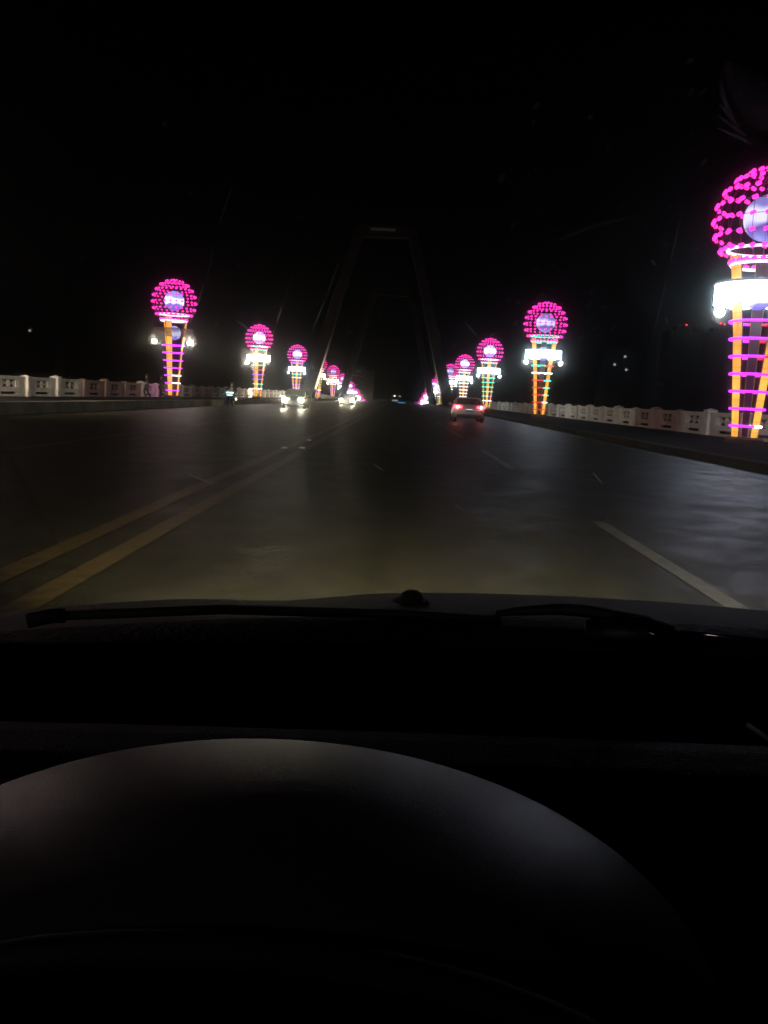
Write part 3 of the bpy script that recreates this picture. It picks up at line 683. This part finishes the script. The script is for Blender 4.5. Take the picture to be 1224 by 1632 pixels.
tower(150, 600, 26, 40, 'dark tower block with three lit windows, right of the second right lamp', wins=((1.5, 36.7), (-5, 31), (3, 28)))
tower(-250, 600, 30, 42, 'dark tower block far left with one lit window near its top', wins=((-2, 33.5),))
tower(-268, 640, 16, 34, 'dark lower tower block far left with one faint window', wins=((1, 27),))

# shop building far ahead with a dotted red sign and teal bars
root = empty('shop_building', (-28.5, 640, -13)); tag(root, 'far building with a dotted red sign band and small teal lights, left of the road', 'building')
b = MB(); b.box(-12, 10, -6, 6, 0, 33); b.box(-4, 4, -3, 3, 33, 36); b.build('wall', dark_wall, root)
b = MB()
for i in range(13): b.sphere((-5.2+i*.62, -6.2, 29-.06*i), .17, 6, 4)
b.build('sign_band', emis('red_sign', (.75, .05, .07), 1.0, False), root)
for x, z, w_ in ((-1.2, 32, 1.6), (-2.6, 22, 1.0)):
    b = MB(); b.box(x-w_, x+w_, -6.25, -6.02, z-.35, z+.35); b.build('light_bar', emis('teal_bar', (.1, .35, .38), .45, False), root)

# gantry with a blue sign and a twin lamp past the crest
gy = 430
root = empty('sign_gantry', (-.5, gy, zr(gy))); tag(root, 'far road sign gantry with a lit blue panel and a white panel beyond the crest', 'road sign')
for x in (-9, 9):
    b = MB(); b.tube([(x, 0, 0), (x, 0, 8)], .18, 8); b.build('post', M['black_metal'], root)
b = MB(); b.tube([(-9, 0, 7.2), (9, 0, 7.2)], .12, 8); b.tube([(-9, 0, 7.9), (9, 0, 7.9)], .12, 8); b.build('beam', M['black_metal'], root)
b = MB(); b.box(.6, 4.3, -.35, -.2, 5.4, 6.9); b.build('blue_panel', emis('blue_sign', (.15, .42, .85), .55, False), root)
b = MB(); b.box(-2.2, .5, -.35, -.2, 7.3, 7.9); b.build('white_panel', emis('white_sign', (.6, .65, .6), .45, False), root)
root = empty('street_lamp', (-.4, 470, zr(470))); tag(root, 'far twin-headed street lamp beyond the crest, above the blue road sign', 'street lamp')
b = MB(); b.tube([(0, 0, 0), (0, 0, 11.9), ], [.16, .09], 8); b.tube([(-1.5, 0, 12), (0, 0, 11.8), (1.5, 0, 12)], .06, 6); b.build('pole', M['black_metal'], root)
for x, e in ((-1.4, 3.2), (1.4, .6)):
    b = MB(); b.sphere((x, 0, 11.9), .42, 10, 6, (1.3, .8, .6)); b.build('lamp_head', emis('far_lamp', (1, .97, .85), e, False), root)

# ---------------------------------------------------------------- the viewer's own car: bonnet, cowl, wipers, screen, dashboard
own = empty('viewer_car', (.37, 0, 0)); tag(own, 'black dashboard, rounded grey instrument hood, wiper and bonnet of the viewer\'s own car', 'car')
OX = -.37
bon = pbr('bonnet_paint', (.085, .068, .045), .75, spec=.2, metal=.0, var=.1, scale=3)
def bonnet(u, v):
    x = -.95+1.8*u; y = 1.05+1.14*v; t = y-1.035
    z = .931-.05*t-.19*t*t-.055*x*x-.02*math.exp(-((abs(x)-.55)/.12)**2)*.6
    return (x, y+.0-.10*x*x, z)
b = MB(); b.grid(bonnet, 40, 24); o = b.build('bonnet', bon, own, smooth=True); k = o.modifiers.new('thickness', 'SOLIDIFY'); k.thickness = .02; k.offset = -1
def bz(x, y): 
    t = y-1.035+.10*x*x; return .931-.05*t-.19*t*t-.055*x*x
for xx in (-.335, ):
    b = MB(); b.lathe([(.0165, -.004), (.0165, .006), (.0145, .012), (.009, .016), (.002, .017)], 16); o = b.build('washer_nozzle', M['rubber'], own, smooth=True); o.location = (xx, 1.20, bz(xx, 1.20)+.003)
    b = MB(); b.lathe([(.024, 0), (.020, .003)], 16); k = b.build('base', M['rubber'], o); k.scale = (1.2, 1, 1)
cow = pbr('cowl_plastic', (.035, .033, .028), .7, spec=.2, var=.5, scale=30, bump=.6, bscale=120)
def cowl(u, v):
    x = -.95+1.8*u; y = .93+.125*v
    return (x, y-.10*x*x, .913+.0255*math.sin(v*math.pi*.5)-.055*x*x)
b = MB(); b.grid(cowl, 40, 8); b.build('cowl', cow, own, smooth=True)
def tb(pts, r, name, mat, par, flat=1.0, n=8): b = MB(); b.tube(pts, r, n, flat=flat); return b.build(name, mat, par, smooth=True)
# wiper lying along the foot of the screen, its arm arching over on the right
wip = tb([(OX+.235, .985, 0.9380), (OX+.30, .975, 0.9450), (OX+.335, .955, 0.9330)], [.016, .022, .018], 'wiper', M['black_metal'], own)
ARM = [(OX+.135, 1.03, 0.9460), (OX+.17, 1.02, 0.9525), (OX+.205, 1.01, 0.9590), (OX+.235, 1.0, 0.9610), (OX+.265, .99, 0.9580), (OX+.30, .98, 0.9520), (OX+.325, .965, 0.9420)]
tb(ARM, [.005, .006, .007, .0075, .009, .013, .016], 'wiper_arm', M['black_metal'], wip)
tb([(OX-.40, .985, 0.9230), (OX-.2, 1.02, 0.9335), (OX, 1.03, 0.9365), (OX+.14, 1.03, 0.9365)], .006, 'wiper_blade', M['rubber'], wip)
tb([(OX-.42, .975, 0.9185), (OX-.395, .985, 0.9235), (OX-.38, .988, 0.9240)], .009, 'blade_clip', M['rubber'], wip)
tb([(OX+.29, .958, 0.9535), (OX+.335, .945, 0.9405)], .0014, 'spring', M['chrome'], wip)
tb([(OX+.35, 1.00, 0.9420), (OX+.47, .99, 0.9380), (OX+.60, .975, 0.9310)], .0022, 'screen_seal', M['chrome'], own)
# dashboard
dash = pbr('dash_flock', (.002, .002, .002), 1, spec=.0)
leather = pbr('grained_leather', (.0035, .0035, .004), .7, bump=.8, bscale=420, spec=.5, var=.2, scale=40)
b = MB()
def dtop(u, v):
    x = -1.0+1.9*u; y = .70+.25*v; return (x, y-.05*x*x, .900+.027*v*v-.03*x*x)
b.grid(dtop, 30, 8); b.build('dashboard_top', dash, own, smooth=True)
b = MB()
PR = [(.725, .895), (.722, .912), (.712, .920), (.690, .922), (.655, .917), (.61, .905), (.56, .887), (.52, .862), (.485, .80), (.465, .62), (.46, .40)]
def dpad(u, v):
    x = -1.0+1.9*u; t = v*(len(PR)-1); i = min(int(t), len(PR)-2); f = t-i
    y = PR[i][0]*(1-f)+PR[i+1][0]*f; z = PR[i][1]*(1-f)+PR[i+1][1]*f; return (x, y-.04*x*x, z+.012*x)
b.grid(dpad, 40, 40); b.build('dashboard_pad', leather, own, smooth=True)
# seam and vent trim on the pad
tb([(OX+.312, .706, .940), (OX+.325, .67, .936), (OX+.345, .62, .921), (OX+.37, .56, .89)], .002, 'seam', pbr('seam_thread', (.10, .10, .11), .5), own)
# instrument hood: a squashed dome with its rear opened
hood_m = pbr('hood_plastic', (.08, .08, .083), .42, bump=.12, bscale=900, spec=.25, var=.08, scale=60)
EA, EB, EH, EC = .26, .195, .1195, (-.0606, .454, .865)
YC = .345
b = MB(); NU, NV = 64, 28
t0 = math.asin((YC-EC[1])/EB)
vs = []
for j in range(NV+1):
    t = t0+(math.pi/2-t0)*j/NV
    for i in range(NU+1):
        a = math.pi*(-.12+1.24*i/NU); vs.append((EC[0]+EA*math.cos(t)*math.cos(a)+OX, EC[1]+EB*math.sin(t), EC[2]+EH*math.cos(t)*math.sin(a)))
b.add(vs, [(j*(NU+1)+i, j*(NU+1)+i+1, (j+1)*(NU+1)+i+1, (j+1)*(NU+1)+i) for j in range(NV) for i in range(NU)])
hood = b.build('instrument_hood', hood_m, own, smooth=True)
# rolled lip and the dark recess with the gauge panel under it
b = MB(); ct = math.cos(t0)
b.tube([(EC[0]+(EA*ct-.002)*math.cos(a)+OX, YC-.004, EC[2]+(EH*ct-.003)*math.sin(a)) for a in [math.pi*(-.1+1.2*i/48) for i in range(49)]], .008, 8); b.build('lip', pbr('lip_plastic', (.01, .01, .01), .7), hood, smooth=True)
b = MB(); b.grid(lambda u, v: (EC[0]+OX-.16+.32*u, .37+.08*v, .92-.20*v), 4, 4); b.build('gauge_panel', dash, hood)
tb([(OX+EC[0], .30, .80), (OX+EC[0], .46, .78)], .045, 'steering_column', dash, own)

# windscreen: a thin pane whose dust film is added for the glare round lamps
def film(name, dens, col=(1, 1, 1), g1=.975, g2=.86, core=0):
    m = bpy.data.materials.new(name); m.use_nodes = True; n = m.node_tree; n.nodes.clear()
    out = n.nodes.new('ShaderNodeOutputMaterial')
    a = n.nodes.new('ShaderNodeVolumeScatter'); c_ = n.nodes.new('ShaderNodeVolumeScatter'); ad = n.nodes.new('ShaderNodeAddShader')
    a.inputs['Color'].default_value = c_.inputs['Color'].default_value = (*col, 1)
    a.inputs['Anisotropy'].default_value = g1; c_.inputs['Anisotropy'].default_value = g2
    a.inputs['Density'].default_value = dens*.6; c_.inputs['Density'].default_value = dens*.4
    n.links.new(a.outputs[0], ad.inputs[0]); n.links.new(c_.outputs[0], ad.inputs[1])
    if core:
        e_ = n.nodes.new('ShaderNodeVolumeScatter'); a2 = n.nodes.new('ShaderNodeAddShader')
        e_.inputs['Anisotropy'].default_value = .9984; e_.inputs['Density'].default_value = core
        n.links.new(ad.outputs[0], a2.inputs[0]); n.links.new(e_.outputs[0], a2.inputs[1]); ad = a2
    n.links.new(ad.outputs[0], out.inputs['Volume'])
    return m
B0 = Vector((0, 1.02, .93)); UP = Vector((0, -.82, .5)).normalized(); NR = Vector((0, .5, .82)).normalized()
def W(x, s, d=0): return B0+UP*s+NR*d+Vector((x+OX, 0, 0))
def slab(name, quad, d0, d1, mat, par):
    b = MB(); vs = [W(x, s, d0) for x, s in quad]+[W(x, s, d1) for x, s in quad]; n = len(quad)
    b.add(vs, [tuple(range(n))[::-1], tuple(range(n, 2*n))]+[(i, (i+1) % n, n+(i+1) % n, n+i) for i in range(n)]); return b.build(name, mat, par)
scr = slab('windscreen', [(-.36, -.02), (1.1, -.02), (.98, .93), (-.24, .93)], 0, .005, film('dusty_glare_glass', 1.2, core=18.0), own)
# greasy wiper smears and small scratches on the pane
sm = film('grease_smear', 80, g1=.95, g2=.80); sm2 = film('thin_smear', 50, g1=.95, g2=.8)
def streak(x0, s0, x1, s1, w_, mat, name='smear'):
    d = Vector((x1-x0, s1-s0)); nn = Vector((-d.y, d.x)).normalized()*w_/2
    slab(name, [(x0-nn.x*.3, s0-nn.y*.3), ((x0+x1)/2-nn.x, (s0+s1)/2-nn.y), (x1-nn.x*.3, s1-nn.y*.3), (x1+nn.x*.3, s1+nn.y*.3), ((x0+x1)/2+nn.x, (s0+s1)/2+nn.y), (x0+nn.x*.3, s0+nn.y*.3)], .0062, .0072, mat, scr)
for x0, s0, x1, s1, w_, k in ((-.083, .70, -.099, .66, .0007, 0), (-.100, .656, -.111, .62, .0010, 0), (-.113, .618, -.120, .598, .0013, 1), (-.121, .596, -.128, .5807, .0015, 1),
        (-.061, .6325, -.069, .605, .0008, 0), (-.070, .602, -.075, .585, .0012, 1), (-.076, .582, -.0805, .5653, .0010, 0), (-.035, .645, -.044, .612, .0008, 0), (-.045, .609, -.0534, .5808, .0010, 1),
        (-.099, .5864, -.0924, .5774, .0022, 1), (.0366, .5962, .0454, .5832, .0016, 1), (.1318, .694, .139, .650, .0008, 0), (.140, .645, .1491, .586, .0009, 0), (.0771, .668, .092, .679, .0012, 0), (.094, .680, .1125, .6884, .0012, 0),
        (0.1230, 0.7660, 0.1310, 0.7520, 0.0016, 0), (0.1250, 0.7600, 0.1355, 0.7475, 0.0016, 0), (0.1270, 0.7540, 0.1400, 0.7430, 0.0016, 0), (0.1290, 0.7480, 0.1445, 0.7385, 0.0016, 0), (0.1310, 0.7420, 0.1490, 0.7340, 0.0016, 0), (.150, .61, .153, .604, .0016, 1), (.128, .657, .131, .653, .0018, 1), (.064, .618, .066, .615, .0016, 1)):
    streak(x0, s0, x1, s1, w_, sm if k else sm2)
db = MB(); random.seed(5)
for i in range(150):
    x = random.uniform(-.2, .19); s_ = random.uniform(.5, .78); 
    if random.random() < .55: x = random.uniform(.05, .17)
    r_ = random.uniform(.0003, .0012); an = random.uniform(.9, 1.6); el = random.uniform(1, 3.2)
    pts = [(x+r_*(el*math.cos(t)*math.cos(an)-math.sin(t)*math.sin(an)), s_+r_*(el*math.cos(t)*math.sin(an)+math.sin(t)*math.cos(an))) for t in [2*math.pi*j/7 for j in range(7)]]
    vs = [W(a, b_, .0062) for a, b_ in pts]+[W(a, b_, .0069) for a, b_ in pts]
    db.add(vs, [tuple(range(7))[::-1], tuple(range(7, 14))]+[(j, (j+1) % 7, 7+(j+1) % 7, 7+j) for j in range(7)])
tag(db.build('dust', film('dust_speck', 55, g1=.95, g2=.75), scr), kind='stuff')
flare = film('flare_smear', 8, g1=.93, g2=.8)  # feathered slabs added to imitate the soft flare at upper right
for k_, w_ in enumerate((.018, .012, .007)):
    d_ = Vector((.031, -.030)); n_ = Vector((.030, .031)).normalized()*w_/2; p0 = Vector((.123, .772)); q = []
    for t_, f_ in ((0, .15), (.3, .8), (.65, 1), (1, .35)): q.append(tuple(p0+d_*t_-n_*f_))
    for t_, f_ in ((1, .35), (.65, 1), (.3, .8), (0, .15)): q.append(tuple(p0+d_*t_+n_*f_))
    slab('smear', q, .0075+.0009*k_, .0082+.0009*k_, flare, scr)
scm = pbr('scratch', (.6, .58, .5), .5)
for x0, s0, x1, s1 in ((-.1736, .3736, -.1522, .3532), (-.0161, .4063, -.0076, .3949), (.0522, .3411, .0621, .3276), (.1548, .4124, .1665, .3944), (-.1783, .0385, -.1712, .0201)):
    streak(x0, s0, x1, s1, .0011, film('scratch_film', 420, g1=.9, g2=.5), 'scratch')

# own headlamps
for x in (-.62, .62):
    b = MB(); b.sphere((0, 0, 0), .09, 14, 10, (1.2, .5, .6)); h = b.build('headlamp', M['chrome'], own, smooth=True); h.location = (x, 2.16, .56)
    sp = bpy.data.lights.new('headlamp_beam', 'SPOT'); sp.energy = 1250; sp.color = (1, .95, .66); sp.spot_size = R(78); sp.spot_blend = 1; sp.shadow_soft_size = .06
    so = bpy.data.objects.new('headlamp_beam', sp); C.objects.link(so); so.parent = own; so.location = (x, 2.34, .60)
    so.rotation_euler = (R(90-3.2), 0, R(4) if x < 0 else R(-1))
bpy.context.view_layer.update()
